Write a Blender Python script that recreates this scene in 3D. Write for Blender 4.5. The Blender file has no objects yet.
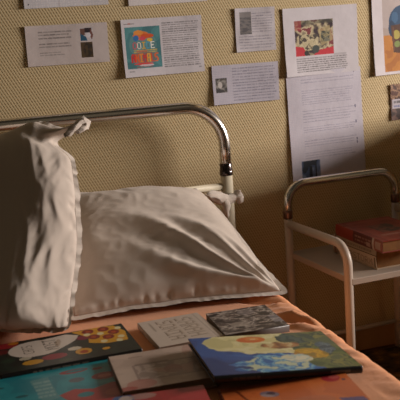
import bpy, bmesh, math, random
import numpy as np
from mathutils import Vector, Matrix, noise

COL = bpy.context.scene.collection
R = math.radians
H = 1.05            # camera height above the floor

# ------------------------------------------------------------------ helpers
def lin(h):
    h = h.lstrip('#')
    c = [int(h[i:i + 2], 16) / 255 for i in (0, 2, 4)]
    return tuple(v / 12.92 if v <= .04045 else ((v + .055) / 1.055) ** 2.4 for v in c)

class Nodes:
    def __init__(s, name):
        s.m = bpy.data.materials.new(name); s.m.use_nodes = True
        s.t = s.m.node_tree; s.b = s.t.nodes['Principled BSDF']
    def n(s, typ, **kw):
        nd = s.t.nodes.new(typ)
        for k, v in kw.items(): setattr(nd, k, v)
        return nd
    def l(s, a, b): s.t.links.new(a, b)
    def math(s, op, a, b=None, c=None):
        nd = s.n('ShaderNodeMath', operation=op)
        for i, v in enumerate((a, b, c)):
            if v is None: continue
            if isinstance(v, (int, float)): nd.inputs[i].default_value = v
            else: s.l(v, nd.inputs[i])
        return nd.outputs[0]
    def mix(s, f, a, b):
        nd = s.n('ShaderNodeMix', data_type='RGBA')
        if isinstance(f, (int, float)): nd.inputs[0].default_value = f
        else: s.l(f, nd.inputs[0])
        for k, v in ((6, a), (7, b)):
            if isinstance(v, tuple): nd.inputs[k].default_value = (*v[:3], 1)
            else: s.l(v, nd.inputs[k])
        return nd.outputs[2]
    def noise(s, scale, detail=3, coord='Object', rough=.5):
        tc = s.n('ShaderNodeTexCoord'); nz = s.n('ShaderNodeTexNoise')
        nz.inputs['Scale'].default_value = scale; nz.inputs['Detail'].default_value = detail
        nz.inputs['Roughness'].default_value = rough
        s.l(tc.outputs[coord], nz.inputs['Vector']); return nz.outputs['Fac']
    def bump(s, height, strength=.3, dist=.002):
        b = s.n('ShaderNodeBump'); b.inputs['Strength'].default_value = strength
        b.inputs['Distance'].default_value = dist
        s.l(height, b.inputs['Height']); s.l(b.outputs[0], s.b.inputs['Normal'])

def plain(name, col, rough=.6, metal=0, vary=.08, scale=30, bump=0, dist=.001):
    N = Nodes(name); f = N.noise(scale)
    c = lin(col) if isinstance(col, str) else col
    d = tuple(v * (1 - vary * 2) for v in c); u = tuple(min(1, v * (1 + vary)) for v in c)
    N.l(N.mix(f, d, u), N.b.inputs['Base Color'])
    N.b.inputs['Roughness'].default_value = rough; N.b.inputs['Metallic'].default_value = metal
    if bump: N.bump(f, bump, dist)
    return N.m

def painted(name, rough=.55, fibre=0):
    N = Nodes(name); a = N.n('ShaderNodeAttribute'); a.attribute_name = 'Print'
    f = N.noise(60)
    k = N.mix(f, (.9, .9, .9), (1, 1, 1))
    mx = N.n('ShaderNodeMix', data_type='RGBA', blend_type='MULTIPLY'); mx.inputs[0].default_value = 1
    N.l(a.outputs['Color'], mx.inputs[6]); N.l(k, mx.inputs[7])
    N.l(mx.outputs[2], N.b.inputs['Base Color']); N.b.inputs['Roughness'].default_value = rough
    if fibre: N.bump(N.noise(25), fibre, .004)
    return N.m

def mesh(name, V, F, mat, parent=None, smooth=False, mats=None, mi=None):
    me = bpy.data.meshes.new(name); me.from_pydata([tuple(v) for v in V], [], F)
    o = bpy.data.objects.new(name, me); COL.objects.link(o)
    for m in (mats or [mat]): me.materials.append(m)
    if mi is not None: me.polygons.foreach_set('material_index', mi)
    if smooth: me.polygons.foreach_set('use_smooth', [True] * len(me.polygons))
    if parent: o.parent = parent
    me.update(); return o

def bm_obj(name, bm, mat, parent=None, smooth=False, angle=None):
    bmesh.ops.recalc_face_normals(bm, faces=bm.faces)
    me = bpy.data.meshes.new(name); bm.to_mesh(me); bm.free(); me.materials.append(mat)
    o = bpy.data.objects.new(name, me); COL.objects.link(o)
    if smooth: me.polygons.foreach_set('use_smooth', [True] * len(me.polygons))
    if parent: o.parent = parent
    return o

def box(bm, x0, y0, z0, x1, y1, z1, bev=0):
    r = bmesh.ops.create_cube(bm, size=1)
    vs = r['verts']
    for v in vs:
        v.co = Vector(((x0 + x1) / 2 + v.co.x * (x1 - x0), (y0 + y1) / 2 + v.co.y * (y1 - y0), (z0 + z1) / 2 + v.co.z * (z1 - z0)))
    if bev:
        es = list({e for v in vs for e in v.link_edges})
        bmesh.ops.bevel(bm, geom=es, offset=bev, segments=2, affect='EDGES', profile=.5)

def fillet(pts, r, seg=10):
    """poly-line with rounded corners"""
    P = [Vector(p) for p in pts]; out = [P[0]]
    for i in range(1, len(P) - 1):
        a, b = (P[i - 1] - P[i]).normalized(), (P[i + 1] - P[i]).normalized()
        ang = a.angle(b); t = r / math.tan(ang / 2)
        p0, p1 = P[i] + a * t, P[i] + b * t
        c = P[i] + (a + b).normalized() * (r / math.sin(ang / 2))
        v0, v1 = p0 - c, p1 - c
        for k in range(seg + 1):
            q = math.pi - ang; out.append(c + (v0 * math.sin(q * (1 - k / seg)) + v1 * math.sin(q * k / seg)) / math.sin(q))
    out.append(P[-1]); return out

def tube(bm, pts, r, seg=20, cap=True):
    P = [Vector(p) for p in pts]; rings = []
    t0 = (P[1] - P[0]).normalized()
    u = t0.orthogonal().normalized()
    for i, p in enumerate(P):
        t = (P[min(i + 1, len(P) - 1)] - P[max(i - 1, 0)]).normalized()
        u = (u - t * u.dot(t)).normalized(); w = t.cross(u)
        rr = r[i] if isinstance(r, (list, tuple)) else r
        rings.append([bm.verts.new(p + (u * math.cos(2 * math.pi * k / seg) + w * math.sin(2 * math.pi * k / seg)) * rr) for k in range(seg)])
    for a, b in zip(rings, rings[1:]):
        for k in range(seg): bm.faces.new((a[k], a[(k + 1) % seg], b[(k + 1) % seg], b[k]))
    if cap:
        bm.faces.new(rings[0][::-1]); bm.faces.new(rings[-1])

def tag(o, label=None, cat=None, group=None, kind=None):
    if label: o['label'] = label
    if cat: o['category'] = cat
    if group: o['group'] = group
    if kind: o['kind'] = kind
    return o

def empty(name, loc, rz=0):
    o = bpy.data.objects.new(name, None); COL.objects.link(o)
    o.empty_display_size = .05; o.location = loc; o.rotation_euler = (0, 0, rz); return o

# ------------------------------------------------------------------ printed pictures (cells of colour on the sheet itself)
GLYPH = {
 'A': '01110 10001 10001 11111 10001 10001 10001', 'N': '10001 11001 10101 10101 10011 10001 10001',
 'I': '11111 00100 00100 00100 00100 00100 11111', 'M': '10001 11011 10101 10101 10001 10001 10001',
 'L': '10000 10000 10000 10000 10000 10000 11111', 'S': '01111 10000 10000 01110 00001 00001 11110',
 'O': '01110 10001 10001 10001 10001 10001 01110', 'R': '11110 10001 10001 11110 10100 10010 10001',
 'H': '10001 10001 10001 11111 10001 10001 10001', 'D': '11110 10001 10001 10001 10001 10001 11110',
 'E': '11111 10000 10000 11110 10000 10000 11111', 'C': '01111 10000 10000 10000 10000 10000 01111',
 'G': '01111 10000 10000 10011 10001 10001 01110', 'T': '11111 00100 00100 00100 00100 00100 00100',
 'Y': '10001 10001 01010 00100 00100 00100 00100', 'U': '10001 10001 10001 10001 10001 10001 01110',
}
class Print:
    """w x h metres of paper, coloured in cells; u to the right, v downward, both 0..1"""
    def __init__(s, w, h, cell, base, seed=0):
        s.w, s.h = w, h; s.nx, s.ny = max(8, round(w / cell)), max(8, round(h / cell))
        s.a = np.empty((s.ny, s.nx, 3)); s.a[:] = lin(base)
        s.U, s.V = np.meshgrid((np.arange(s.nx) + .5) / s.nx, (np.arange(s.ny) + .5) / s.ny)
        s.rnd = random.Random(seed); s.rs = np.random.RandomState(seed)
    def put(s, m, c, k=1):
        c = np.array(lin(c) if isinstance(c, str) else c); m = (m * k)[..., None]
        s.a = s.a * (1 - m) + c * m
    def rect(s, u0, v0, u1, v1, c, k=1):
        s.put(((s.U >= u0) & (s.U < u1) & (s.V >= v0) & (s.V < v1)).astype(float), c, k)
    def ell(s, u, v, ru, rv, c, rot=0, k=1):
        x, y = (s.U - u) * s.w, (s.V - v) * s.h; cr, sr = math.cos(rot), math.sin(rot)
        d = ((x * cr + y * sr) / (ru * s.w)) ** 2 + ((-x * sr + y * cr) / (rv * s.h)) ** 2
        s.put((d < 1).astype(float), c, k)
    def poly(s, pts, c, k=1):
        m = np.zeros(s.U.shape, bool); n = len(pts)
        for i in range(n):
            (x0, y0), (x1, y1) = pts[i], pts[(i + 1) % n]
            if y0 == y1: continue
            cr = ((y0 > s.V) != (y1 > s.V)) & (s.U < (x1 - x0) * (s.V - y0) / (y1 - y0) + x0)
            m ^= cr
        s.put(m.astype(float), c, k)
    def field(s, scale, seed=0, stretch=1):
        f = np.empty(s.U.shape)
        for j in range(s.ny):
            for i in range(s.nx):
                f[j, i] = noise.fractal(Vector(((i + .5) / s.nx * s.w * scale, (j + .5) / s.ny * s.h * scale * stretch, seed * 7.3)), 1, 2, 3)
        return f
    def mottle(s, u0, v0, u1, v1, cols, scale, seed=0, stretch=1, blob=None):
        f = s.field(scale, seed, stretch); inside = (s.U >= u0) & (s.U < u1) & (s.V >= v0) & (s.V < v1)
        if blob:        # ragged-edged patch: centre u, v, radii
            inside &= ((s.U - blob[0]) / blob[2]) ** 2 + ((s.V - blob[1]) / blob[3]) ** 2 + .55 * f < 1
        q = np.argsort(np.argsort(f[inside])) / max(1, inside.sum() - 1); g = np.zeros(f.shape); g[inside] = q
        n = len(cols)
        for i, c in enumerate(cols):
            s.put((inside & (g >= i / n) & (g <= (i + 1) / n)).astype(float), c)
    def lines(s, u0, v0, u1, v1, n, c, k=.75, fill=.55, gap=.12, ragged=.0, wob=0):
        """n lines of small writing"""
        for i in range(n):
            va = v0 + (v1 - v0) * (i + .5 - fill / 2) / n; vb = va + (v1 - v0) * fill / n
            u = u0; end = u1 - s.rnd.random() * ragged * (u1 - u0)
            while u < end:
                wl = s.rnd.uniform(.006, .018) / s.w
                dv = s.rnd.uniform(-wob, wob)
                s.rect(u, va + dv, min(u + wl, end), vb + dv, c, k * s.rnd.uniform(.6, 1))
                u += wl + gap * .012 / s.w
    def grid(s, step, c, k=.25):
        gx = ((s.U * s.w) % step) < s.w / s.nx; gy = ((s.V * s.h) % step) < s.h / s.ny
        s.put((gx | gy).astype(float), c, k)
    def text(s, t, u0, v0, u1, v1, cols, k=1, turn=0):
        """word in block letters inside the rectangle; turn=1: running down the sheet"""
        n = len(t) * 6 - 1
        A = (s.U - u0) / (u1 - u0); B = (s.V - v0) / (v1 - v0)
        if turn == 1: A, B = B, 1 - A
        if turn == -1: A, B = 1 - B, A
        ok = (A >= 0) & (A < 1) & (B >= 0) & (B < 1)
        gx = np.clip((A * n).astype(int), 0, n - 1); gy = np.clip((B * 7).astype(int), 0, 6)
        for i, ch in enumerate(t):
            rows = np.array([[int(x) for x in r] + [0] for r in GLYPH[ch].split()])
            loc = gx - i * 6; m = ok & (loc >= 0) & (loc < 6)
            hit = np.zeros(s.U.shape); hit[m] = rows[gy[m], np.clip(loc[m], 0, 5)]
            s.put(hit, cols[i % len(cols)] if isinstance(cols, list) else cols, k)
    def sheet(s, name, mat, place, parent=None):
        """grid mesh, place(u, v) -> point; one colour per cell"""
        nx, ny = s.nx, s.ny
        V = [place(i / nx, j / ny) for j in range(ny + 1) for i in range(nx + 1)]
        F = [(j * (nx + 1) + i, (j + 1) * (nx + 1) + i, (j + 1) * (nx + 1) + i + 1, j * (nx + 1) + i + 1) for j in range(ny) for i in range(nx)]
        o = mesh(name, V, F, mat, parent, smooth=True)
        s.colour(o, len(F)); return o
    def colour(s, o, nf, extra=None):
        at = o.data.color_attributes.new('Print', 'FLOAT_COLOR', 'CORNER')
        c = np.ones((nf, 4, 4), np.float32); c[:s.nx * s.ny, :, :3] = s.a.reshape(-1, 1, 3)
        if extra is not None: c[s.nx * s.ny:, :, :3] = lin(extra)
        at.data.foreach_set('color', c.ravel())

# ------------------------------------------------------------------ materials
def wallpaper():
    N = Nodes('wallpaper'); tc = N.n('ShaderNodeTexCoord'); sp = N.n('ShaderNodeSeparateXYZ')
    N.l(tc.outputs['Object'], sp.inputs[0]); x, z = sp.outputs[0], sp.outputs[2]
    wob = N.noise(9, 2)
    pz, px = .0088, .0082
    rz = N.math('DIVIDE', z, pz); row = N.math('FLOOR', rz)
    off = N.math('MULTIPLY', row, -.42)
    rx = N.math('ADD', N.math('DIVIDE', x, px), off)
    lx = N.math('SUBTRACT', N.math('FRACT', rx), .5); lz = N.math('SUBTRACT', N.math('FRACT', rz), .5)
    # slanted woven dashes
    a = N.math('ADD', N.math('MULTIPLY', lx, .83), N.math('MULTIPLY', lz, .56))
    b = N.math('SUBTRACT', N.math('MULTIPLY', lz, .83), N.math('MULTIPLY', lx, .5))
    d = N.math('ADD', N.math('POWER', N.math('DIVIDE', a, .24), 2.0), N.math('POWER', N.math('DIVIDE', b, .60), 2.0))
    mr = N.n('ShaderNodeMapRange', interpolation_type='SMOOTHSTEP'); N.l(d, mr.inputs[0])
    mr.inputs[1].default_value = .2; mr.inputs[2].default_value = 1.25
    big = N.noise(2.2, 3)
    light = N.mix(big, lin('#c4b088'), lin('#ceba92')); dark = N.mix(big, lin('#a58d63'), lin('#af976d'))
    N.l(N.mix(mr.outputs[0], dark, light), N.b.inputs['Base Color'])
    N.b.inputs['Roughness'].default_value = .85
    N.bump(mr.outputs[0], .42, .0016)
    return N.m

def cloth(name, c0, c1, weave=900, bump=.25, crumple=.0, cs=22):
    N = Nodes(name); f = N.noise(7, 3)
    N.l(N.mix(f, lin(c0), lin(c1)), N.b.inputs['Base Color'])
    N.b.inputs['Roughness'].default_value = .9
    N.b.inputs['Sheen Weight'].default_value = .15
    h = N.math('ADD', N.math('MULTIPLY', N.noise(weave, 1), .12), N.math('MULTIPLY', N.noise(cs, 5, rough=.6), crumple))
    N.bump(h, bump, .01)
    return N.m

M = dict(
    wall=wallpaper(),
    side_wall=plain('side_wall_paint', '#b89f70', .9),
    trim=plain('painted_trim', '#a27c4e', .6),
    white_trim=plain('white_window_paint', '#d8d2c6', .5),
    floor=plain('floor_boards', '#5d3a20', .55, vary=.2, scale=8),
    chrome=plain('chrome', '#dcd8d4', .2, 1, .06, 14),
    dull=plain('dark_ferrule', '#5a5150', .22, 1, .1, 20),
    cream=plain('cream_enamel', '#e4d9c0', .35, 0, .06, 12),
    enamel=plain('white_enamel', '#cdbdae', .38, 0, .06, 12),
    shelf=plain('shelf_laminate', '#b8a899', .45, 0, .06, 9),
    linen=cloth('white_linen', '#c6b8ac', '#d0c3b7', crumple=.12, bump=.2, cs=20),
    ruffle=cloth('linen_ruffle', '#cfc2b6', '#d9cdc2', crumple=.3, bump=.25, cs=40),
    spread=cloth('orange_bedspread', '#d48a58', '#e29d6c', crumple=.4, bump=.3, cs=30),
    ticking=plain('mattress_ticking', '#8d8478', .9),
    paper=painted('printed_paper', .75, .25),
    cover=painted('printed_cover', .38),
    pages=plain('page_block', '#a8895f', .85, vary=.15, scale=90),
    pages_white=plain('page_block_pale', '#8d7d6c', .85, vary=.12, scale=90),
    pages_dark=plain('page_block_brown', '#8a5c2b', .85, vary=.2, scale=60),
    tape=plain('sticky_tape', '#b59d78', .25),
)

# ------------------------------------------------------------------ room
def quad_wall(name, V, F, mat): return tag(mesh(name, V, F, mat), kind='structure')
bm = bmesh.new(); box(bm, -1.2, 0, 0, 1.95, .12, 2.5); tag(bm_obj('wall_back', bm, M['wall']), kind='structure')
bm = bmesh.new(); box(bm, -1.2, -4.2, -.1, 1.95, .12, 0); tag(bm_obj('floor', bm, M['floor']), kind='structure')
bm = bmesh.new(); box(bm, -1.2, -.016, 0, 1.8, 0, .078, .003); tag(bm_obj('baseboard_back', bm, M['trim']), kind='structure')
# unseen right wall; stepped opening made up to shape the daylight on wall and bed
XW = 1.8
SILL, Y1, Y2 = .80, -.58, -1.24
bm = bmesh.new()
box(bm, XW, Y1, 0, XW + .15, 0, SILL)
box(bm, XW, -.04, SILL, XW + .15, 0, 2.2)
box(bm, XW, Y2, 2.2, XW + .15, 0, 2.5)
box(bm, XW, -4.2, 0, XW + .15, Y2, 2.5)
tag(bm_obj('wall_right', bm, M['side_wall']), kind='structure')
bm = bmesh.new()
box(bm, XW - .04, Y1 + .002, SILL, XW + .149, -.04, SILL + .02)
tag(bm_obj('trim_1', bm, M['white_trim']), kind='structure')

# patterned rug by the bed
def rug_mat():
    N = Nodes('rug_pile'); tc = N.n('ShaderNodeTexCoord')
    v = N.n('ShaderNodeTexVoronoi'); v.inputs['Scale'].default_value = 16; N.l(tc.outputs['Object'], v.inputs['Vector'])
    f = N.noise(38, 4)
    mr = N.n('ShaderNodeMapRange'); N.l(v.outputs['Distance'], mr.inputs[0]); mr.inputs[1].default_value = .2; mr.inputs[2].default_value = .6
    a = N.mix(mr.outputs[0], lin('#866020'), lin('#2a1a08'))
    mr2 = N.n('ShaderNodeMapRange'); N.l(f, mr2.inputs[0]); mr2.inputs[1].default_value = .45; mr2.inputs[2].default_value = .6
    N.l(N.mix(mr2.outputs[0], a, lin('#4b3a17')), N.b.inputs['Base Color'])
    N.b.inputs['Roughness'].default_value = .95; N.bump(f, .6, .01)
    return N.m
bm = bmesh.new(); box(bm, .845, -2.6, 0, 1.72, -.06, .012, .004)
tag(bm_obj('rug', bm, rug_mat()), 'dark brown rug with mustard pattern on the floor beside the bed', 'rug')

# ------------------------------------------------------------------ bed
BZ = H - .63        # top of the bedspread
bed = empty('bed', (.38, -.08, 0)); tag(bed, 'metal bed with chrome arched headboard tube and cream posts', 'bed')
def at(o): return Matrix.Translation(-o.location)
def local(bm, o): bmesh.ops.transform(bm, matrix=at(o), verts=bm.verts); return bm
xl, xr, yh = -.055, .818, -.08
zc = H - .376
bm = bmesh.new()
tube(bm, fillet([(xl, yh, zc), (xl, yh, H - .191), (xr, yh, H - .191), (xr, yh, zc)], .12, 18), .0174, 24)
bm_obj('head_arch', local(bm, bed), M['chrome'], bed, True)['label'] = 'shiny chrome arched tube'
for x in (xl, xr):
    bm = bmesh.new(); tube(bm, [(x, yh, zc - .022), (x, yh, zc - .019), (x, yh, zc - .006), (x, yh, zc - .005), (x, yh, zc + .012), (x, yh, zc + .015)], [.0185, .0197, .0197, .0184, .0184, .017], 24)
    c = bm_obj('collar', local(bm, bed), M['dull'], bed, True); c['label'] = 'dark metal ferrule'
    bm = bmesh.new(); tube(bm, [(x, yh, .0), (x, yh, .03), (x, yh, zc - .018)], [.013, .0185, .0178], 24)
    bm_obj('post', local(bm, bed), M['cream'], bed, True)['label'] = 'cream enamelled post'
bm = bmesh.new(); tube(bm, [(xl, yh, H - .43), (xr, yh, H - .43)], .011, 16)
bm_obj('crossbar', local(bm, bed), M['cream'], bed, True)
bm = bmesh.new(); box(bm, xl, yh - .02, .2, xr, yh, .25)
bm_obj('end_rail', local(bm, bed), M['cream'], bed)
for x in (.02, .72):
    bm = bmesh.new(); box(bm, x, -2.02, .205, x + .03, yh - .021, .245)
    bm_obj('side_rail', local(bm, bed), M['cream'], bed)
for x in (.02, .72):
    bm = bmesh.new(); tube(bm, [(x + .015, -2.0, 0), (x + .015, -2.0, .205)], .016, 16)
    bm_obj('leg', local(bm, bed), M['cream'], bed, True)
bm = bmesh.new(); box(bm, -.02, -2.02, .246, .735, -.12, BZ - .03, .03)
tag(bm_obj('mattress', bm, M['ticking'], smooth=True), 'mattress lying under the orange bedspread', 'mattress')

# bedspread: one cloth draped over the mattress, ripples running in towards the edge
def edge_x(y):      # fold line of the right-hand side
    return .783 + .018 * max(0, min(1, (y + .9) / .6)) - .012 * max(0, min(1, (-.9 - y) / .5))
def spread():
    nu, nv = 150, 220
    ys = np.linspace(-2.05, -.105, nv); V = []
    R0 = .035
    for y in ys:
        ex = edge_x(y)
        s_tot = np.concatenate([np.linspace(-.06, .45, 40), np.linspace(.455, ex - R0, 60), ])
        row = [(x, 0.0, 1.0) for x in s_tot]
        for a in np.linspace(.08, math.pi / 2, 20): row.append((ex - R0 + R0 * math.sin(a), -R0 + R0 * math.cos(a), math.cos(a)))
        for d in np.linspace(.012, .27, 30): row.append((ex + .02 * d, -R0 - d, 0))
        for k, (x, dz, up) in enumerate(row):
            x0 = .60 + .085 * max(0, min(1, (-.52 - y) / .08))
            t = max(0, min(1, (x - x0) / .05)) * (1 if y > -.82 else max(.3, 1 - (-.82 - y) * 2.5))
            q1 = y * 26 + x * 20 + 1.2 * noise.noise(Vector((x * 6, y * 6, 4)))
            rg = 1 - 2 * abs(noise.noise(Vector((x * 3.5, q1, 7))))
            rip = (rg * .8 + noise.noise(Vector((x * 9, y * 47 + x * 14, 3))) * .45 - .3) * .022 * t * (1 if x < .735 else max(.3, 1 - (x - .735) * 14))
            rip += noise.fractal(Vector((x * 6, y * 8, 1)), 1, 2, 3) * .0025 - .0012
            if x < .69: rip = min(rip, .0)
            amp = 1 if y > -1.05 else max(.45, 1 - (-1.05 - y) * 3)
            flat = 1 if t > .1 else .4
            side = 1 - up
            wave = side * .007 * noise.noise(Vector((y * 9, 2, dz * 2)))
            V.append((x + wave + rip * side * .3, y, BZ + dz + (rip * amp * flat) * (up + .35 * side) - .002))
    n = len(row); F = [(j * n + i, j * n + i + 1, (j + 1) * n + i + 1, (j + 1) * n + i) for j in range(nv - 1) for i in range(n - 1)]
    o = mesh('bedspread', V, F, M['spread'], smooth=True)
    return tag(o, 'rumpled orange cotton bedspread covering the bed', 'bedspread')
spread()

# ------------------------------------------------------------------ pillows
def inflate(W, Hh, nx, ny, pres, frames, seed):
    """two sewn layers of cloth blown up from flat: gives the puckered seams of a real pillow"""
    rnd = random.Random(seed); V = []; idx = {}
    for side in (0, 1):
        for j in range(ny + 1):
            for i in range(nx + 1):
                border = i in (0, nx) or j in (0, ny)
                if border and side: idx[1, i, j] = idx[0, i, j]; continue
                idx[side, i, j] = len(V)
                V.append(((i / nx - .5) * W, (j / ny - .5) * Hh, 0 if border else (1 - 2 * side) * (.004 + .003 * rnd.random())))
    F = []
    for side in (0, 1):
        for j in range(ny):
            for i in range(nx):
                q = [idx[side, i, j], idx[side, i + 1, j], idx[side, i + 1, j + 1], idx[side, i, j + 1]]
                F.append(q if side == 0 else q[::-1])
    o = mesh('pillow_blank', V, F, M['linen'])
    m = o.modifiers.new('c', 'CLOTH'); s = m.settings
    s.quality = 6; s.mass = .25; s.tension_stiffness = s.compression_stiffness = 20; s.shear_stiffness = 8; s.bending_stiffness = .25
    s.use_pressure = True; s.uniform_pressure_force = pres; s.effector_weights.gravity = 0
    s.tension_damping = s.compression_damping = 15; s.air_damping = 3
    m.point_cache.frame_start = 1; m.point_cache.frame_end = frames
    sc = bpy.context.scene
    for f in range(1, frames + 1): sc.frame_set(f)
    e = o.evaluated_get(bpy.context.evaluated_depsgraph_get()).to_mesh()
    c = np.array([v.co[:] for v in e.vertices])
    sc.frame_set(1); bpy.data.objects.remove(o)
    def finer(g):       # cubic refinement of the sewn grid, twice as many cells
        def one(g):
            e = np.concatenate([2 * g[:1] - g[1:2], g, 2 * g[-1:] - g[-2:-1]]); mid = (-e[:-3] + 9 * e[1:-2] + 9 * e[2:-1] - e[3:]) / 16
            out = np.empty((2 * len(g) - 1,) + g.shape[1:]); out[::2] = g; out[1::2] = mid; return out
        return one(one(g).swapaxes(0, 1)).swapaxes(0, 1)
    GR = [np.array([[c[idx[sd, i, j]] for i in range(nx + 1)] for j in range(ny + 1)]) for sd in (0, 1)]
    for g in GR:        # the filling evens out the small buckles away from the seam
        for it in range(12):    # straight hems
            for e in (g[0], g[-1], g[:, 0], g[:, -1]): e[2:-2] = e[2:-2] * .4 + .3 * (e[1:-3] + e[3:-1])
        for it in range(14):
            inner = g[2:-2, 2:-2]
            g[2:-2, 2:-2] = inner * .4 + .15 * (g[1:-3, 2:-2] + g[3:-1, 2:-2] + g[2:-2, 1:-3] + g[2:-2, 3:-1])
    G = [finer(g) for g in GR]
    nx *= 2; ny *= 2; P = []; idx = {}; F = []
    for sd in (0, 1):
        for j in range(ny + 1):
            for i in range(nx + 1):
                if sd and (i in (0, nx) or j in (0, ny)): idx[1, i, j] = idx[0, i, j]; continue
                idx[sd, i, j] = len(P); P.append(G[sd][j, i])
        for j in range(ny):
            for i in range(nx):
                q = [idx[sd, i, j], idx[sd, i + 1, j], idx[sd, i + 1, j + 1], idx[sd, i, j + 1]]
                F.append(q if sd == 0 else q[::-1])
    c = np.array(P)
    ring = [idx[0, i, 0] for i in range(nx)] + [idx[0, nx, j] for j in range(ny)] + [idx[0, i, ny] for i in range(nx, 0, -1)] + [idx[0, 0, j] for j in range(ny, 0, -1)]
    return c, F, ring

def pillow(name, label, W, Hh, corners, thick, pres, frames, seed, folds, shape, frill=.018, frill_amp=.006, frill_n=70, bend=0, sag=0, group=None):
    """corners: bottom-left, bottom-right, top-right, top-left in the room"""
    c, F, ring = inflate(W, Hh, 56, 50, pres, frames, seed)
    BL, BR, TR, TL = [np.array(p, float) for p in corners]
    wx, wy = np.abs(c[:, 0]).max() * 2, np.abs(c[:, 1]).max() * 2
    zt = np.abs(c[:, 2]).max() * 2
    N0 = np.cross(BR - BL + TR - TL, TL - BL + TR - BR); N0 /= np.linalg.norm(N0)
    def rest(p):        # it lies on the bed and against the head tube
        return np.array((p[0], min(p[1], -.102), max(p[2], BZ + .002)))
    def warp(x, y, z, front=True):
        a, b = shape(x / wx + .5, y / wy + .5)
        zf = max(0, z / zt * 2); n = z / zt * thick * (1 + sag * max(0, 1 - b * 1.6) ** 1.5 * (1 - .8 * max(0, a - .8) / .2))
        p = BL * (1 - a) * (1 - b) + BR * a * (1 - b) + TR * a * b + TL * (1 - a) * b
        n += folds(a, b, z / zt * 2) if z > 0 else 0
        p = p + N0 * n; p[2] -= sag * .06 * zf * max(0, 1 - b * 1.6)
        return rest(p)
    P = [warp(*v) for v in c]
    root = mesh(name, P, F, M['linen'], smooth=True)
    tag(root, label, 'pillow', group)
    sub = root.modifiers.new('s', 'SUBSURF'); sub.levels = 1; sub.render_levels = 1
    # flat flange / frill sewn round the seam
    n = len(ring); cx, cy = c[:, 0].mean(), c[:, 1].mean()
    rows = [[], [], []]
    dense = []
    for i in range(n):
        a, b = c[ring[i]], c[ring[(i + 1) % n]]
        for k in range(2): dense.append(a + (b - a) * k / 2)
    m = len(dense); dense = np.array(dense)
    for i in range(m):
        p = dense[i]; tng = dense[(i + 3) % m] - dense[i - 3]
        out = np.array([tng[1], -tng[0], 0]); L = np.linalg.norm(out); out = out / L if L else out
        ph = i / m * frill_n * 2 * math.pi
        nz = noise.noise(Vector((i * .09, seed, 0)))
        for r in range(3):
            w = frill * r / 2 * (1 + .25 * nz)
            z = frill_amp * (r / 2) * (math.sin(ph + 5 * nz) * (.4 + abs(noise.noise(Vector((i * .03, 9, seed)))) * 1.6) + .8 * noise.noise(Vector((i * .21, 5, seed))))
            lo = max(0, min(1, (-.30 * wy - p[1]) / (.14 * wy)))
            be = bend * (1 - 1.3 * lo)
            z -= be * w * (1 + .5 * nz); q = p + out * w * (1 - .35 * abs(be))
            a_, b_ = shape(q[0] / wx + .5, q[1] / wy + .5)
            pt = BL * (1 - a_) * (1 - b_) + BR * a_ * (1 - b_) + TR * a_ * b_ + TL * (1 - a_) * b_
            rows[r].append(rest(pt + N0 * (p[2] / zt * thick + z)))
    V = rows[0] + rows[1] + rows[2]
    FF = [(r * m + i, r * m + (i + 1) % m, (r + 1) * m + (i + 1) % m, (r + 1) * m + i) for r in range(2) for i in range(m)]
    fr = mesh('flange', V, FF, M['ruffle'], root, smooth=True)
    fr['label'] = 'narrow frilled cotton edge'
    return root

def shape_lean(a, b):
    # top right corner slumped and rounded, top edge straight
    k = max(0, a - .6) / .4 * max(0, b - .5) / .5
    top = max(0, b - .75) / .25 * (4 * a * (1 - a)) if 0 < a < 1 else 0
    return a - .07 * k * k, b + .02 * top - .03 * k ** 3
def shape_stand(a, b):
    r = max(0, a - .5) / .5
    da = -.10 * r * ridge((b - .90) / .055) + .045 * r ** 3 * ridge((b - 1.0) / .05) + .085 * r * ridge((b - .52) / .22) + .02 * r * ridge((b - .3) / .12)
    db = .025 * ridge((a - .80) / .06) * max(0, b - .7) / .3 - .03 * ridge((a - .93) / .06) * max(0, b - .7) / .3
    k = r * r * max(0, .25 - b) / .25
    return a + da - .035 * k * k, b + db + .035 * k
def ridge(x): return math.exp(-x * x)
def folds_lean(a, b, z):
    # folds fanning out of the lower right corner, small crumples in the middle
    dx, dy = 1.0 - a, b
    r = math.hypot(dx, dy * .9); th = math.atan2(dy, dx)
    f = 0
    for th0, w, amp, r0, r1 in ((.42, .07, .016, .1, .8), (.62, .08, .020, .12, .95), (.84, .075, .014, .1, .8), (1.1, .09, .012, .1, .7), (.25, .05, .008, .1, .6)):
        tt = th - th0 - .12 * math.sin(r * 5 + th0 * 7)
        env = max(0, min(1, (r - .02) / r0)) * max(0, min(1, (r1 - r) / .35))
        f += amp * ridge(tt / w) * env
    f += .004 * noise.fractal(Vector((a * 4, b * 7, 2.2)), 1, 2, 2) * min(1, z * 3)
    cr = ridge((a - .62) / .22) * ridge((b - .28) / .14)
    f += cr * .0035 * (1 - 2 * abs(noise.noise(Vector((a * 9, b * 24, 4))))) + .0013 * (1 - 2 * abs(noise.noise(Vector((a * 11 + b * 7, b * 15 - a * 6, 6)))))
    return f * min(1, z * 4)
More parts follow.
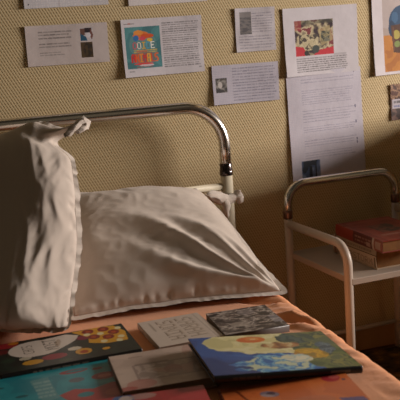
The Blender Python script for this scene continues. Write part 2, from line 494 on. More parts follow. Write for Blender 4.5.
def folds_stand(a, b, z):
    f = .004 * noise.fractal(Vector((a * 4, b * 2.5, 9)), 1, 2, 2)
    e = ridge((a - .92) / .14)
    # creases gathered along the right seam, running down the pillow and slanting off it
    u = a + .05 * noise.noise(Vector((b * 5, 2, 0)))
    rg = 1 - abs(noise.noise(Vector((u * 19, b * 5.5, 1)))) * 2
    f += e * .006 * rg + e * .0022 * (1 - 2 * abs(noise.noise(Vector((u * 34 - b * 8, b * 17, 5)))))
    f += .012 * ridge((a - .85 + .03 * math.sin(b * 9)) / .06) * (.5 + .5 * math.sin(b * 7 + 1))
    low = ridge((b - .06) / .12) * max(0, a - .5) * 2
    f += low * .003 * (1 - 2 * abs(noise.noise(Vector((a * 14 + b * 9, b * 12 - a * 12, 8)))))
    f -= .012 * ridge((a - .66 - .5 * b) / .012) * ridge((b - .13) / .09)
    return f * min(1, z * 4)

leaning = pillow('pillow', 'white cotton pillow lying back against the headboard beside the bed post', .56, .5,
                 [(.272, -.50, BZ + .012), (.772, -.563, BZ + .012), (.735, -.135, H - .415), (.29, -.14, H - .385)],
                 .15, 1.6, 26, 3, folds_lean, shape_lean, frill=.016, frill_amp=.0012, frill_n=23, bend=.25)
def knot():
    P = [(.725, -.165, H - .432), (.748, -.150, H - .440), (.772, -.132, H - .452), (.795, -.122, H - .462), (.815, -.117, H - .463), (.832, -.114, H - .458), (.841, -.112, H - .452), (.847, -.110, H - .448)]
    rad = [.005, .014, .018, .016, .014, .011, .017, .006]
    bm = bmesh.new(); tube(bm, P, rad, 14)
    tube(bm, [(.785, -.128, H - .458), (.792, -.140, H - .478), (.787, -.142, H - .496), (.795, -.137, H - .512)], [.011, .013, .010, .004], 12)
    tube(bm, [(.83, -.118, H - .452), (.838, -.122, H - .46), (.842, -.118, H - .472), (.836, -.112, H - .478)], [.006, .011, .010, .004], 12)
    bmesh.ops.subdivide_edges(bm, edges=bm.edges, cuts=1, use_grid_fill=True)
    for v in bm.verts: v.co += Vector((1, 1, 1)) * .004 * noise.noise(v.co * 90) + Vector((.5, -1, .6)) * .003 * noise.noise(v.co * 160)
    o = bm_obj('corner_knot', bm, M['ruffle'], leaning, True)
    o['label'] = 'bunched knotted corner of the pillowcase'; return o
knot()
standing = pillow('pillow', 'white frilled pillow propped upright against the headboard at the left', .6, .54,
                  [(-.15, -.49, BZ + .010), (.250, -.612, BZ + .006), (.324, -.44, H - .160), (-.08, -.125, H - .165)],
                  .17, 1.8, 26, 5, folds_stand, shape_stand, frill=.013, frill_amp=.0055, frill_n=47, bend=.75, sag=1.6)
def ruffle():
    T = Vector((.326, -.446, H - .168)); P = [T + Vector((dx, dy, dz)) for dx, dy, dz in ((-.030, -.012, -.030), (-.018, -.012, -.022), (-.004, -.008, -.012), (.010, -.004, -.004), (.022, 0, .002), (.029, 0, -.004), (.025, -.002, -.013), (.012, -.006, -.018), (.0, -.010, -.026))]
    bm = bmesh.new(); tube(bm, P, [.004, .008, .009, .009, .008, .008, .007, .006, .003], 14)
    bmesh.ops.subdivide_edges(bm, edges=bm.edges, cuts=1, use_grid_fill=True)
    for v in bm.verts: v.co += Vector((noise.noise(v.co * 120), noise.noise(v.co * 120 + Vector((5, 5, 5))), noise.noise(v.co * 120 + Vector((9, 1, 4))))) * .006
    bm_obj('corner_ruffle', bm, M['ruffle'], standing, True)['label'] = 'crumpled frilled corner of the pillowcase'
ruffle()


# ------------------------------------------------------------------ sheets on the wall
def wall_sheet(name, label, cat, pr, x0, z0, tilt=0, gap=.004, curl=(.006, .006, .006, .006), wave=.003, seed=0, group=None, tapes=()):
    """x0, z0: top-left corner; curl: lift of corners tl, tr, br, bl"""
    w, h = pr.w, pr.h
    ct, st = math.cos(tilt), math.sin(tilt)
    root = empty(name, (x0, 0, z0))
    def place(u, v):
        lift = .0009 + curl[0] * ((1 - u) * (1 - v)) ** 2 + curl[1] * (u * (1 - v)) ** 2 + curl[2] * (u * v) ** 2 + curl[3] * ((1 - u) * v) ** 2
        lift += wave * .8 * max(0, .6 + noise.noise(Vector((u * 2.5, v * 3.5 * h / w, seed * 3.1)))) * (.4 + 1.2 * abs(u - .5))
        X, Z = u * w, -v * h
        return (X * ct - Z * st, -lift, X * st + Z * ct)
    o = pr.sheet(name, M['paper'], place)
    if tapes:
        o.parent = root; o.name = 'page'; tag(root, label, cat, group); root.name = name
        for (u, v) in tapes:
            p = place(u, v); bm = bmesh.new()
            box(bm, p[0] - .012, p[1] - .0022, p[2] - .009, p[0] + .012, p[1] - .0012, p[2] + .009)
            bm_obj('tape', bm, M['tape'], root)
    else:
        bpy.data.objects.remove(root); o.location = (x0, 0, z0); o.name = name; tag(o, label, cat, group)
    return o
C = .0013
INK = '#2a2426'; PAPER = '#d2ccd2'
# top edge of the frame, ruled sheet
p = Print(.235, .16, C, '#dcd8dc', 1); p.grid(.0075, '#8088a8', .18); p.rect(.4, .0, .42, 1, '#b8b0b4', .4); p.ell(.05, .93, .008, .012, '#333340')
wall_sheet('lined_sheet', 'pale ruled sheet cut off by the top edge, leftmost of the wall papers', 'paper', p, .292, H + .273, 0, .004, (.004, .004, .002, .004), seed=1)
p = Print(.235, .15, C, '#d8d0d0', 2); p.rect(.38, 0, .39, 1, '#b0a8aa', .5); p.lines(.05, .1, .95, .8, 8, INK, .3)
wall_sheet('blank_sheet', 'pale sheet at the top edge directly above the colourful poster print', 'paper', p, .583, H + .255, R(.6), .004, (.004, .004, .003, .003), seed=2)
# typed sheet with two small photos
p = Print(.230, .110, C, '#cbbfbd', 3)
p.lines(.15, .13, .585, .36, 3, INK, .6, .45, ragged=.2); p.lines(.15, .43, .60, .57, 2, INK, .6, .45, ragged=.25); p.lines(.15, .66, .56, .77, 2, INK, .55, .45, ragged=.4)
p.rect(.655, .11, .82, .44, '#c9c2c6'); p.rect(.66, .13, .72, .30, '#6a4a40'); p.rect(.72, .12, .80, .24, '#2a1a20'); p.poly([(.66, .25), (.73, .34), (.745, .44), (.66, .44)], '#205878'); p.poly([(.79, .12), (.82, .3), (.80, .42), (.775, .3)], '#7a5048'); p.ell(.76, .30, .03, .06, '#d8d4dc')
p.mottle(.655, .47, .80, .86, ['#2c2010', '#3e2c16', '#4d3a1d'], 45, 2); p.rect(.71, .55, .74, .8, '#55401f', .5)
wall_sheet('typed_sheet', 'typed page with two small photos at its right side, left part of the wall', 'paper', p, .287, H + .0665, R(-.4), .003, (.003, .004, .004, .003), seed=3)
# page with the colourful poster
p = Print(.241, .163, C, PAPER, 4)
p.rect(.03, .07, .16, .085, INK, .6); p.rect(.08, .065, .115, .09, '#c05030', .6)
p.rect(.04, .135, .47, .86, '#4a868c'); p.mottle(.04, .135, .47, .86, ['#40787f', '#4c8a90', '#528f94', '#457f86'], 9, 4); p.ell(.25, .45, .17, .24, '#8aa8a4', 0, .25)
p.ell(.235, .29, .10, .075, '#e07830'); p.ell(.31, .30, .08, .04, '#d8551e'); p.ell(.205, .235, .06, .04, '#e6903c'); p.ell(.17, .33, .035, .05, '#2c6db0'); p.ell(.25, .34, .04, .035, '#d8485c'); p.ell(.34, .37, .035, .03, '#e8c040')
p.text('OOIDE', .125, .40, .395, .52, ['#d84858', '#f0e4d8', '#e8b030', '#58a8c8', '#f0f0e8'])
p.lines(.13, .53, .42, .59, 2, '#e8c040', .9, .6); p.rect(.16, .545, .30, .575, '#d85838', .6)
p.ell(.26, .67, .165, .10, '#8c5a4c', 0, .55)
for dx in (-.006, 0, .006): p.text('ANIMALS', .10 + dx, .60, .425 + dx, .755, ['#d8302c', '#e0622c', '#e88a30', '#c83838', '#e8a838', '#d84a30', '#e06a34'])
p.ell(.24, .78, .12, .02, '#d84a48'); p.ell(.28, .805, .09, .017, '#d8c8d0'); p.lines(.15, .82, .36, .84, 1, '#b04030', .7, .7)
p.rect(.055, .90, .12, .915, INK, .6); p.rect(.93, .90, .96, .92, INK, .5)
p.lines(.50, .08, .955, .88, 21, INK, .62, .5, ragged=.04)
wall_sheet('poster_page', 'printed page with a teal poster in orange letters beside dense text', 'paper', p, .556, H + .068, R(.3), .003, (.004, .006, .004, .012), seed=4)
# two squared pages in handwriting
p = Print(.127, .128, C, '#c9c2c6', 5); p.grid(.005, '#7078a0', .22); p.lines(.42, .1, .95, .58, 8, '#444060', .5, .4, ragged=.1, wob=.004); p.lines(.08, .62, .95, .95, 5, '#444060', .5, .4, ragged=.1, wob=.004)
p.rect(.11, .09, .41, .60, '#6a6668'); p.rect(.11, .09, .41, .2, '#807a7a'); p.mottle(.11, .2, .41, .6, ['#5c585c', '#6c686a', '#77716f'], 50, 3, 3)
wall_sheet('handwritten_page', 'small square handwritten page with a grey photo in its upper left corner', 'paper', p, .903, H + .081, R(-.2), .003, (.003, .004, .004, .004), seed=5)
p = Print(.213, .116, C, '#c2bcc6', 6); p.grid(.005, '#6a74a4', .25); p.lines(.30, .07, .96, .95, 12, '#3c3c58', .5, .45, ragged=.06, wob=.003)
p.mottle(.045, .33, .215, .70, ['#3a3638', '#57524f', '#6d6864', '#8d8884'], 60, 5); p.ell(.11, .5, .03, .09, '#c0b8b4')
wall_sheet('handwritten_page', 'wide handwritten page with a small dark photo, just above the bed arch', 'paper', p, .820, H - .081, R(-.3), .003, (.003, .003, .003, .006), seed=6)
# the long pair at the right: printed top sheet, handwritten sheet below
p = Print(.249, .205, C, '#d0cad0', 7)
p.mottle(.145, .19, .665, .71, ['#33202a', '#5c4c44', '#8c8068', '#b8aa88', '#c8b898', '#7c3438'], 42, 6)
p.ell(.30, .52, .14, .12, '#b8ab8a', 0, .55); p.mottle(.2, .40, .46, .64, ['#4a4038', '#a09474', '#cfc2a0', '#bdb08c'], 90, 8)
p.poly([(.46, .34), (.62, .28), (.66, .5), (.5, .58)], '#b8a678', .7); p.mottle(.5, .36, .62, .52, ['#40443c', '#9c9068', '#707060'], 100, 9)
p.rect(.145, .19, .665, .25, '#4a4a3c', .6); p.rect(.145, .19, .24, .33, '#a83038', .6)
p.poly([(.145, .56), (.25, .58), (.31, .71), (.145, .71)], '#c22a38'); p.poly([(.38, .71), (.46, .64), (.665, .60), (.665, .71)], '#c42c3a'); p.ell(.42, .62, .05, .06, '#3c4440'); p.ell(.29, .67, .03, .04, '#2c2c28')
p.lines(.145, .735, .86, .955, 7, INK, .7, .5, ragged=.06)
p.rect(.665, .70, .84, .735, INK, .25)
wall_sheet('printed_page', 'printed page with a red and cream picture above short black text', 'paper', p, 1.056, H + .0715, R(.6), .006, (.004, .006, .001, .009), .003, seed=7)
p = Print(.255, .345, C, '#ccc6d0', 8); p.grid(.005, '#8488b0', .2)
for a, b, n in ((.06, .11, 1), (.16, .30, 4), (.34, .46, 3), (.49, .55, 2), (.61, .68, 2), (.72, .79, 2)): p.lines(.19, a, .93, b, n * 2 - 1 if n > 1 else 2, '#50507c', .42, .34, ragged=.15, wob=.001)
for v in (.02, .34, .48, .64, .67): p.rect(.90, v, .915, v + .025, '#30305a', .8)
p.rect(.13, .80, .385, 1, '#46506c'); p.mottle(.13, .80, .385, 1, ['#202530', '#3d4a68', '#56627e', '#717c94'], 28, 4, .6); p.rect(.23, .85, .27, 1, '#1c2028'); p.rect(.31, .83, .33, 1, '#20242c')
wall_sheet('handwritten_page', 'tall squared handwritten sheet with bluish photo at its foot behind the bedside trolley', 'paper', p, 1.058, H - .122, R(.9), .004, (.001, .001, .004, .007), .003, seed=8)
# colour print cut by the right edge
p = Print(.245, .245, C, '#d0c8cc', 9)
p.rect(.15, .03, 1, .97, '#b3a5a2'); p.rect(.15, .44, 1, .965, '#b2702c'); p.mottle(.15, .45, 1, .965, ['#a9682a', '#b87830', '#bd7c34'], 12, 5)
p.poly([(.15, .40), (.24, .42), (.30, .50), (.15, .50)], '#a89890'); p.ell(.44, .34, .20, .21, '#27486a'); p.ell(.33, .28, .05, .07, '#3a6084'); p.ell(.28, .42, .05, .10, '#1d3856'); p.poly([(.265, .38), (.62, .35), (.62, .78), (.29, .72)], '#4e2e1e'); p.ell(.345, .50, .05, .06, '#a89a48'); p.ell(.35, .62, .045, .04, '#7a8848'); p.rect(.29, .40, .31, .70, '#6a4028')
wall_sheet('colour_print', 'colour print of a blue and brown object on orange, cut by the right edge', 'picture', p, 1.358, H + .092, R(1.0), .004, (.004, .004, .004, .008), seed=9)
p = Print(.10, .115, C, '#5a4034', 10); p.mottle(0, 0, 1, .42, ['#4a3028', '#7c5c48', '#9c7a60', '#5a3a30'], 50, 3); p.rect(.05, .42, 1, .68, '#b4acb4'); p.lines(.1, .44, .95, .56, 1, INK, .9, .6); p.lines(.1, .58, .95, .66, 1, '#3a4a88', .9, .7); p.mottle(0, .68, 1, 1, ['#3a2a28', '#4c3834', '#6a5048'], 50, 4)
wall_sheet('small_card', 'small dark card with a white caption band under the colour print at right', 'card', p, 1.417, H - .184, R(.5), .003, (.003, .003, .003, .003), seed=10)

# ------------------------------------------------------------------ books
def book(name, label, cx, cy, w, h, ang, z0, t, pr, board='#20242c', pages='pages', hard=True, spine='left', tilt=0, cat='book', spine_print=None, group=None):
    """lies flat; w along its local x, h along local y; pr is the picture on the front board (u right, v from the far edge)"""
    root = empty(name, (cx, cy, z0)); root.rotation_euler = (0, tilt, R(ang)); tag(root, label, cat, group)
    bt = .0028 if hard else .0008; ins = .004 if hard else .0005
    m = plain(name + '_board', board, .45)
    bm = bmesh.new(); box(bm, -w / 2, -h / 2, 0, w / 2, h / 2, bt, bt * .3); bm_obj('back_cover', bm, m, root)
    sl, sr = (0, ins) if spine == 'left' else (ins, 0)
    x0, x1, y0, y1 = -w / 2 + ins, w / 2 - ins, -h / 2 + ins, h / 2 - ins
    if spine == 'left': x0 = -w / 2 + bt
    if spine == 'right': x1 = w / 2 - bt
    if spine == 'front': y0 = -h / 2 + bt
    if spine == 'back': y1 = h / 2 - bt
    bm = bmesh.new(); box(bm, x0, y0, bt, x1, y1, t - bt); bm_obj('page_block', bm, M[pages], root)
    # spine board, slightly rounded
    if spine in ('left', 'right', 'front', 'back'):
        L = h if spine in ('left', 'right') else w; n = 8; V = []; 
        for k in range(n + 1):
            a = -1 + 2 * k / n; bul = .0025 * (1 - a * a) * (1 if hard else .4)
            for e in (-1, 1):
                z = t / 2 + a * (t / 2 - .0002)
                if spine == 'left': V.append((-w / 2 - bul, e * L / 2, z))
                elif spine == 'right': V.append((w / 2 + bul, e * L / 2, z))
                elif spine == 'front': V.append((e * L / 2, -h / 2 - bul, z))
                else: V.append((e * L / 2, h / 2 + bul, z))
        F = [(2 * k, 2 * k + 1, 2 * k + 3, 2 * k + 2) for k in range(n)]
        if spine_print is None:
            s = mesh('spine', V, F, m, root, smooth=True)
        else:
            sp = spine_print
            def pl(u, v):
                a = 1 - 2 * v; bul = .003 * (1 - a * a)
                z = t / 2 + a * (t / 2 - .0002)
                if spine == 'left': return (-w / 2 - bul, h / 2 - u * h, z)
                if spine == 'right': return (w / 2 + bul, -h / 2 + u * h, z)
                if spine == 'front': return (-w / 2 + u * w, -h / 2 - bul, z)
                return (w / 2 - u * w, h / 2 + bul, z)
            s = sp.sheet('spine', M['cover'], pl, root)
        so = s.modifiers.new('t', 'SOLIDIFY'); so.thickness = .0015; so.offset = 0
    # front board: picture on top, plain edges
    nx, ny = pr.nx, pr.ny
    V = [(-w / 2 + w * i / nx, h / 2 - h * j / ny, t) for j in range(ny + 1) for i in range(nx + 1)]
    F = [(j * (nx + 1) + i, (j + 1) * (nx + 1) + i, (j + 1) * (nx + 1) + i + 1, j * (nx + 1) + i + 1) for j in range(ny) for i in range(nx)]
    b = len(V); V += [(-w / 2, h / 2, t - bt), (w / 2, h / 2, t - bt), (w / 2, -h / 2, t - bt), (-w / 2, -h / 2, t - bt)]
    c0, c1, c2, c3 = 0, nx, ny * (nx + 1) + nx, ny * (nx + 1)
    F += [(c1, b + 1, b, c0), (c2, b + 2, b + 1, c1), (c3, b + 3, b + 2, c2), (c0, b, b + 3, c3), (b, b + 1, b + 2, b + 3)]
    o = mesh('front_cover', V, F, M['cover'], root); pr.colour(o, len(F), board)
    return root

K = .0016
# dark flowered cover with a white speech bubble
p = Print(.285, .176, K, '#13201c', 21)
p.mottle(0, 0, 1, 1, ['#0e1816', '#13201c', '#182a22', '#11201a'], 20, 3)
for u, v, a, b, c in ((.10, .10, .09, .10, '#8a1a22'), (.04, .30, .07, .08, '#5c1a1a'), (.16, .05, .04, .05, '#b06a18'), (.24, .80, .075, .075, '#c08a18'), (.40, .74, .09, .09, '#8a1c2a'), (.61, .74, .06, .10, '#c8902a'), (.61, .76, .03, .05, '#a03a1a'), (.20, .64, .045, .05, '#b0a894'), (.56, .60, .05, .06, '#c8bca8'), (.08, .62, .05, .06, '#20382a'), (.46, .92, .05, .04, '#283c20'), (.66, .28, .05, .08, '#7a1838'), (.56, .04, .10, .06, '#0c1412'), (.77, .78, .03, .04, '#c89020')): p.ell(u, v, a, b, c)
p.poly([(.60, .02), (.80, .0), (.93, .02), (.985, .30), (.96, .62), (.80, .62), (.68, .50), (.70, .30)], '#c8921e')
for u, v in ((.72, .10), (.84, .10), (.90, .26), (.74, .32), (.84, .40)): p.ell(u, v, .045, .085, '#7c1a1a'); p.ell(u, v, .02, .04, '#a84a1a')
for u, v in ((.80, .24), (.93, .46), (.79, .53), (.70, .2), (.90, .58), (.95, .14)): p.ell(u, v, .025, .05, '#d8cca0')
p.ell(.30, .36, .20, .27, '#cfc2b6'); p.poly([(.25, .14), (.55, .05), (.64, .16), (.60, .32), (.48, .50), (.3, .6)], '#cfc2b6')
p.text('MOST', .36, .14, .46, .50, '#54483c', .8, turn=-1); p.text('CATS', .20, .22, .28, .50, '#54483c', .75, turn=-1)
p.ell(.47, .30, .02, .12, '#8a6a40', .2, .5)
s = Print(.285, .018, K, '#0d0b0b', 22); s.lines(.22, .25, .62, .75, 1, '#8a7c70', .6, .9, .3)
book('picture_book', 'dark flowered picture book with white speech bubble and yellow blossoms on cover', .217, -.706, .285, .176, 1, BZ + .001, .018, p, '#0f0f10', spine='front', spine_print=s)
# teal cover
p = Print(.26, .19, K, '#1d6f78', 23); p.mottle(0, 0, 1, 1, ['#1c7c88', '#218892', '#268e98', '#20828c'], 9, 3)
p.poly([(.34, .20), (.48, .18), (.50, .75), (.38, .8)], '#4f8c90'); p.lines(.36, .25, .48, .7, 5, '#9cb8b4', .6, .5)
p.ell(.68, .16, .11, .055, '#8a2c34'); p.ell(.70, .155, .08, .03, '#1e727a'); p.ell(.88, .42, .10, .09, '#8a3030'); p.ell(.88, .42, .05, .045, '#b0584a'); p.ell(.86, .20, .04, .035, '#6a3a38'); p.ell(.67, .40, .06, .06, '#6a3438', 0, .6)
p.poly([(.50, .70), (.62, .62), (.75, .70), (.9, .62), (1, .66), (1, 1), (.58, 1)], '#a03434'); p.ell(.68, .80, .06, .06, '#1e727a'); p.ell(.88, .86, .07, .08, '#b04a3c'); p.ell(.25, .55, .05, .03, '#155a62'); p.ell(.12, .25, .03, .02, '#10484f')
book('picture_book', 'teal picture book with red shapes lying at the lower left corner', .168, -.893, .255, .19, 1, BZ + .001, .010, p, '#123c42', spine='left')
# pale grey-pink cover
p = Print(.176, .185, K, '#baa598', 24); p.mottle(0, 0, 1, 1, ['#b09b8e', '#b8a396', '#bfaa9c'], 14, 5)
p.rect(.20, .36, .96, .80, '#95827a'); p.mottle(.23, .40, .93, .78, ['#948278', '#ad9a8e', '#b8a598', '#a08c82', '#b49488'], 26, 6); p.rect(.24, .34, .62, .385, '#75625a', .6)
p.ell(.62, .60, .10, .12, '#94635c', 0, .5); p.ell(.22, .88, .16, .12, '#a8574e', 0, .6); p.ell(.06, .96, .1, .06, '#9c3c38', 0, .8); p.ell(.9, .1, .06, .2, '#a46a60', .3, .4); p.rect(.2, .12, .36, .15, '#6e5c52', .5)
book('picture_book', 'pale grey and pink book lying at the middle of the spread, under the blue book', .368, -.908, .174, .183, -4, BZ + .001, .020, p, '#8a7468', pages='pages_white', spine='left', hard=True)
# white cover with outlined words
p = Print(.141, .173, .0013, '#c4b6a9', 25)
p.rect(.9, 0, .915, 1, '#8d7f72', .5)
for tx, u0, v0, u1, v1 in (('SONIA', .24, .10, .50, .84), ('SARAH', .56, .10, .82, .84)):
    p.text(tx, u0, v0, u1, v1, '#6a5544', .85, turn=1); p.text(tx, u0 + .018, v0 + .006, u1 + .018, v1 + .006, '#b8a998', .75, turn=1)
p.lines(.12, .06, .17, .5, 1, '#8a7a6a', .5, .6); p.rect(.13, .08, .16, .45, '#8a7a6a', .5)
book('paperback_book', 'white book with outlined brown lettering lying beside the photo cover book', .467, -.706, .141, .173, 1, BZ + .001, .014, p, '#a4968a', pages='pages_white', spine='left', hard=False)
# black and white photo cover
p = Print(.142, .155, .0013, '#57504c', 26)
p.mottle(0, 0, 1, 1, ['#2e2826', '#473f3b', '#6a605a', '#8f857d', '#ada298', '#5a4f49'], 38, 7, 1.6); p.rect(.0, .42, .4, .56, '#3a3230', .7); p.ell(.35, .66, .16, .10, '#a0958a', 0, .7); p.ell(.6, .2, .14, .12, '#938a88', .4, .5); p.rect(.85, .5, 1, .8, '#a8a4ac', .4); p.rect(.05, .82, 1, .95, '#3d3431', .5)
book('paperback_book', 'book with a black and white photograph cover near the pillow corner', .615, -.726, .142, .155, -3, BZ + .003, .015, p, '#5a504c', pages='pages_white', spine='front', hard=False)
# blue painted cover, propped on its neighbours
p = Print(.282, .203, K, '#1c3f7c', 27)
p.mottle(0, 0, 1, 1, ['#17356c', '#1d417f', '#234c8c'], 10, 4)
p.mottle(0, 0, 1, 1, ['#b8b07c', '#c9c08a', '#cfc79a', '#c2b880'], 18, 12, 1, (.56, .22, .46, .36))
p.mottle(0, 0, 1, 1, ['#2a5f9c', '#4c8cb8', '#8ab4bc', '#3a74a8', '#b8c0a0'], 30, 6, 1.6, (.50, .80, .30, .24))
p.mottle(0, 0, 1, 1, ['#47562c', '#5f6a34', '#6c7038', '#3c4a34', '#7c7a3c', '#56603c'], 24, 8, 1, (.92, .45, .26, .70))
p.mottle(0, 0, 1, 1, ['#3c4c3a', '#5a6440', '#34443c', '#4c5c50'], 30, 18, 1, (.74, .16, .14, .18))
p.ell(.43, .14, .105, .085, '#c4661e'); p.ell(.44, .13, .05, .04, '#d0924a'); p.ell(.41, .16, .08, .05, '#b4501c', 0, .5); p.rect(.425, .12, .465, .14, '#e0c8a0', .7)
p.mottle(0, 0, 1, 1, ['#7a5230', '#9a6c3c', '#a87c4a', '#c0a878'], 50, 14, 1, (.60, .34, .13, .09))
p.mottle(0, 0, 1, 1, ['#b08a1e', '#c49a22', '#a87c20', '#8a7428'], 36, 15, 1, (.76, .60, .13, .12))
p.mottle(0, 0, 1, 1, ['#c8c4a4', '#a8b8b0', '#d0ccb0'], 40, 16, 1, (.63, .70, .10, .10))
p.mottle(0, 0, 1, 1, ['#4a5a60', '#6a7678', '#3c4a4c'], 40, 17, 1, (.90, .48, .06, .16)); p.ell(.28, .56, .10, .03, '#3464a4', .3, .5); p.ell(.2, .8, .06, .02, '#3a6cac', .3, .5)
s = Print(.282, .014, K, '#0b0c12', 29); s.lines(.12, .3, .30, .7, 1, '#6a5c50', .5, .9); s.lines(.78, .3, .92, .7, 1, '#8a8078', .5, .9)
book('picture_book', 'large blue and green painted picture book with orange sun propped on its neighbours', .573, -.968, .282, .203, -4.5, BZ + .019, .014, p, '#0e1830', spine='front', tilt=R(5.4), spine_print=s)
# orange cover
p = Print(.235, .185, K, '#c4602e', 28); p.mottle(0, 0, 1, 1, ['#ce6a34', '#d6713a', '#db783e', '#d26e38'], 9, 9)
p.ell(.34, .27, .075, .065, '#8c7a86', .5); p.ell(.35, .26, .035, .035, '#5a4450'); p.ell(.32, .30, .05, .03, '#c0a8a8', .5, .7)
p.poly([(.10, .10), (.13, .12), (.16, .30), (.19, .40), (.15, .34)], '#7a3418'); p.ell(.86, .10, .07, .09, '#b03038', .4); p.ell(.89, .08, .04, .05, '#c45a54', .4); p.poly([(.80, .56), (.98, .60), (.99, .72), (.84, .74)], '#6a5a86'); p.ell(.60, .55, .18, .12, '#c87a5a', 0, .5); p.rect(.93, .15, .96, .19, '#6a4a50')
book('picture_book', 'orange picture book with small drawings at the bottom right of the spread', .543, -1.150, .235, .185, -8, BZ + .001, .011, p, '#8a3c1c', spine='left')
# red cover
p = Print(.22, .15, K, '#94222a', 30); p.mottle(0, 0, 1, 1, ['#a4262e', '#ae2c34', '#b8323a'], 10, 9)
p.ell(.28, .10, .10, .13, '#3c5a90'); p.ell(.30, .10, .06, .09, '#b8a8a4'); p.ell(.45, .08, .12, .08, '#a89088', 0, .7); p.ell(.6, .4, .2, .15, '#a83a38', 0, .5)
book('picture_book', 'red picture book with a blue emblem at the bottom edge of the photo', .300, -1.105, .20, .15, -8, BZ + .001, .026, p, '#6c1a20', spine='left')

# ------------------------------------------------------------------ bedside trolley
TX, TY = 1.007, -.082
tr = empty('bedside_trolley', (TX, TY, 0), R(3.4)); tag(tr, 'white tubular bedside trolley with chrome arched handle and open shelf', 'bedside table')
Wt, Dt = .385, .34
za, zr = H - .538, H - .57
r = .0122
bm = bmesh.new(); tube(bm, fillet([(0, 0, za), (0, 0, H - .449), (Wt, 0, H - .449), (Wt, 0, za)], .062, 14), r * 1.08, 20)
bm_obj('handle_arch', bm, M['chrome'], tr, True)['label'] = 'chrome arched handle'
for x in (0, Wt):
    bm = bmesh.new(); tube(bm, [(x, 0, za - .016), (x, 0, za - .013), (x, 0, za + .008), (x, 0, za + .011)], [.0122, .0145, .0145, .0133], 20)
    bm_obj('collar', bm, plain('copper_ferrule', '#86685c', .3, .8), tr, True)
    bm = bmesh.new(); tube(bm, [(x, 0, .012), (x, 0, za - .013)], r, 18); bm_obj('post', bm, M['enamel'], tr, True)
    bm = bmesh.new(); tube(bm, fillet([(x, -.009, zr), (x, -Dt, zr), (x, -Dt, .012)], .058, 14), r, 18); bm_obj('side_rail', bm, M['enamel'], tr, True)
zs = H - .66
bm = bmesh.new(); box(bm, .004, -Dt - .012, zs - .018, Wt - .004, .012, zs, .002); bm_obj('shelf', bm, M['shelf'], tr)
for x in (.0, Wt):
    bm = bmesh.new(); tube(bm, [(x, -.009, .10), (x, -Dt + .009, .10)], .007, 12); bm_obj('lower_rail', bm, M['enamel'], tr, True)
bm = bmesh.new(); tube(bm, [(.009, 0, .10), (Wt - .009, 0, .10)], .007, 12); bm_obj('lower_rail', bm, M['enamel'], tr, True)

# thick old books stacked on the trolley
p = Print(.17, .215, .0015, '#8f7a62', 31); p.mottle(0, 0, 1, 1, ['#86705a', '#927c64', '#8a755c'], 12, 3)
s = Print(.215, .057, .0013, '#c4ac90', 32); s.rect(0, 0, 1, .30, '#a8967f'); s.lines(.05, .10, .9, .24, 1, '#5a4a3c', .6, .9, .2); s.rect(0, .30, 1, .34, '#5c4030')
s.rect(.04, 0, .07, 1, '#7a3028', .7); s.text('OHRSTORM', .22, .5, .92, .84, '#5a2a22', .6); s.rect(.02, .45, .2, .9, '#8a4034', .4); s.rect(.955, .4, .985, .9, '#4a3024', .8)
book('thick_book', 'thick pale spined book at the bottom of the stack on the trolley', 1.215, -.266, .175, .235, 3, zs, .057, p, '#c4ac90', pages='pages_dark', spine='left', spine_print=s, hard=True)
p = Print(.175, .235, .0015, '#8c3a2c', 33); p.mottle(0, 0, 1, 1, ['#84362a', '#903e30', '#8a4234', '#7c3226'], 16, 3)
p.mottle(.32, .30, .72, .66, ['#3a2a24', '#4a332a', '#6a4034', '#7c4a3c'], 40, 4); p.lines(.2, .72, .9, .80, 1, '#b09080', .5, .7); p.rect(.1, .06, .95, .14, '#a0584a', .5); p.rect(.08, .0, .1, 1, '#6a2820', .7)
s = Print(.235, .034, .0013, '#923a2c', 34); s.rect(.40, 0, .80, 1, '#5a2420'); s.lines(.44, .2, .78, .8, 2, '#b09080', .6, .6, .3); s.rect(.80, 0, .84, 1, '#b8a898'); s.rect(.84, .0, 1, 1, '#8a4a3c'); s.rect(.87, .2, .97, .8, '#a8988a', .7); s.rect(.68, .5, .76, .9, '#c0a898', .6)
book('thick_book', 'red covered book lying on top of the stack on the trolley', 1.212, -.302, .175, .262, 1, zs + .0575, .034, p, '#8c3a2c', pages='pages_dark', spine='left', spine_print=s, hard=True)

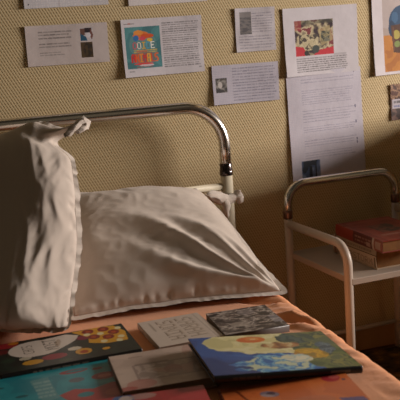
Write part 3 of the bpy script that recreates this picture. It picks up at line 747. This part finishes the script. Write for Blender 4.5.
# ------------------------------------------------------------------ light
day = bpy.data.lights.new('daylight', 'AREA'); day.shape = 'RECTANGLE'; day.size = 1.05; day.size_y = .42; day.energy = 135; day.color = (1, .90, .83)
do = bpy.data.objects.new('daylight', day); COL.objects.link(do)
do.location = (3.6, -1.0, 1.25)
do.rotation_euler = (Vector((.7, -.35, .62)) - do.location).to_track_quat('-Z', 'Y').to_euler()
w = bpy.data.worlds.new('world'); bpy.context.scene.world = w; w.use_nodes = True
# dim warm ambient for the unseen room; noise patches added for reflections in the chrome
nt = w.node_tree; bg = nt.nodes['Background']
tc = nt.nodes.new('ShaderNodeTexCoord'); nz = nt.nodes.new('ShaderNodeTexNoise'); nz.inputs['Scale'].default_value = 1.6; nz.inputs['Detail'].default_value = 1
mr = nt.nodes.new('ShaderNodeMapRange'); mr.inputs[1].default_value = .46; mr.inputs[2].default_value = .60; mr.inputs[3].default_value = .024; mr.inputs[4].default_value = .11
nt.links.new(tc.outputs['Generated'], nz.inputs['Vector']); nt.links.new(nz.outputs['Fac'], mr.inputs[0]); nt.links.new(mr.outputs[0], bg.inputs['Strength'])
bg.inputs['Color'].default_value = (1, .79, .52, 1)

# ------------------------------------------------------------------ camera
cam = bpy.data.cameras.new('camera'); co = bpy.data.objects.new('camera', cam); COL.objects.link(co)
cam.sensor_width = 36; cam.lens = 846 / 400 * 36; cam.clip_start = .05
yaw, pitch, roll = R(17.5), R(10.75), R(4.0)
f = Vector((math.sin(yaw) * math.cos(pitch), math.cos(yaw) * math.cos(pitch), -math.sin(pitch)))
r0 = Vector((math.cos(yaw), -math.sin(yaw), 0)); u0 = r0.cross(f)
rr = r0 * math.cos(roll) - u0 * math.sin(roll); uu = r0 * math.sin(roll) + u0 * math.cos(roll)
m = Matrix((rr, uu, -f)).transposed().to_4x4(); m.translation = Vector((0, -2.4, H)); co.matrix_world = m
cam.dof.use_dof = True; cam.dof.focus_distance = 2.15; cam.dof.aperture_fstop = 8
bpy.context.scene.camera = co
vs = bpy.context.scene.view_settings
vs.view_transform = 'Standard'; vs.look = 'None'
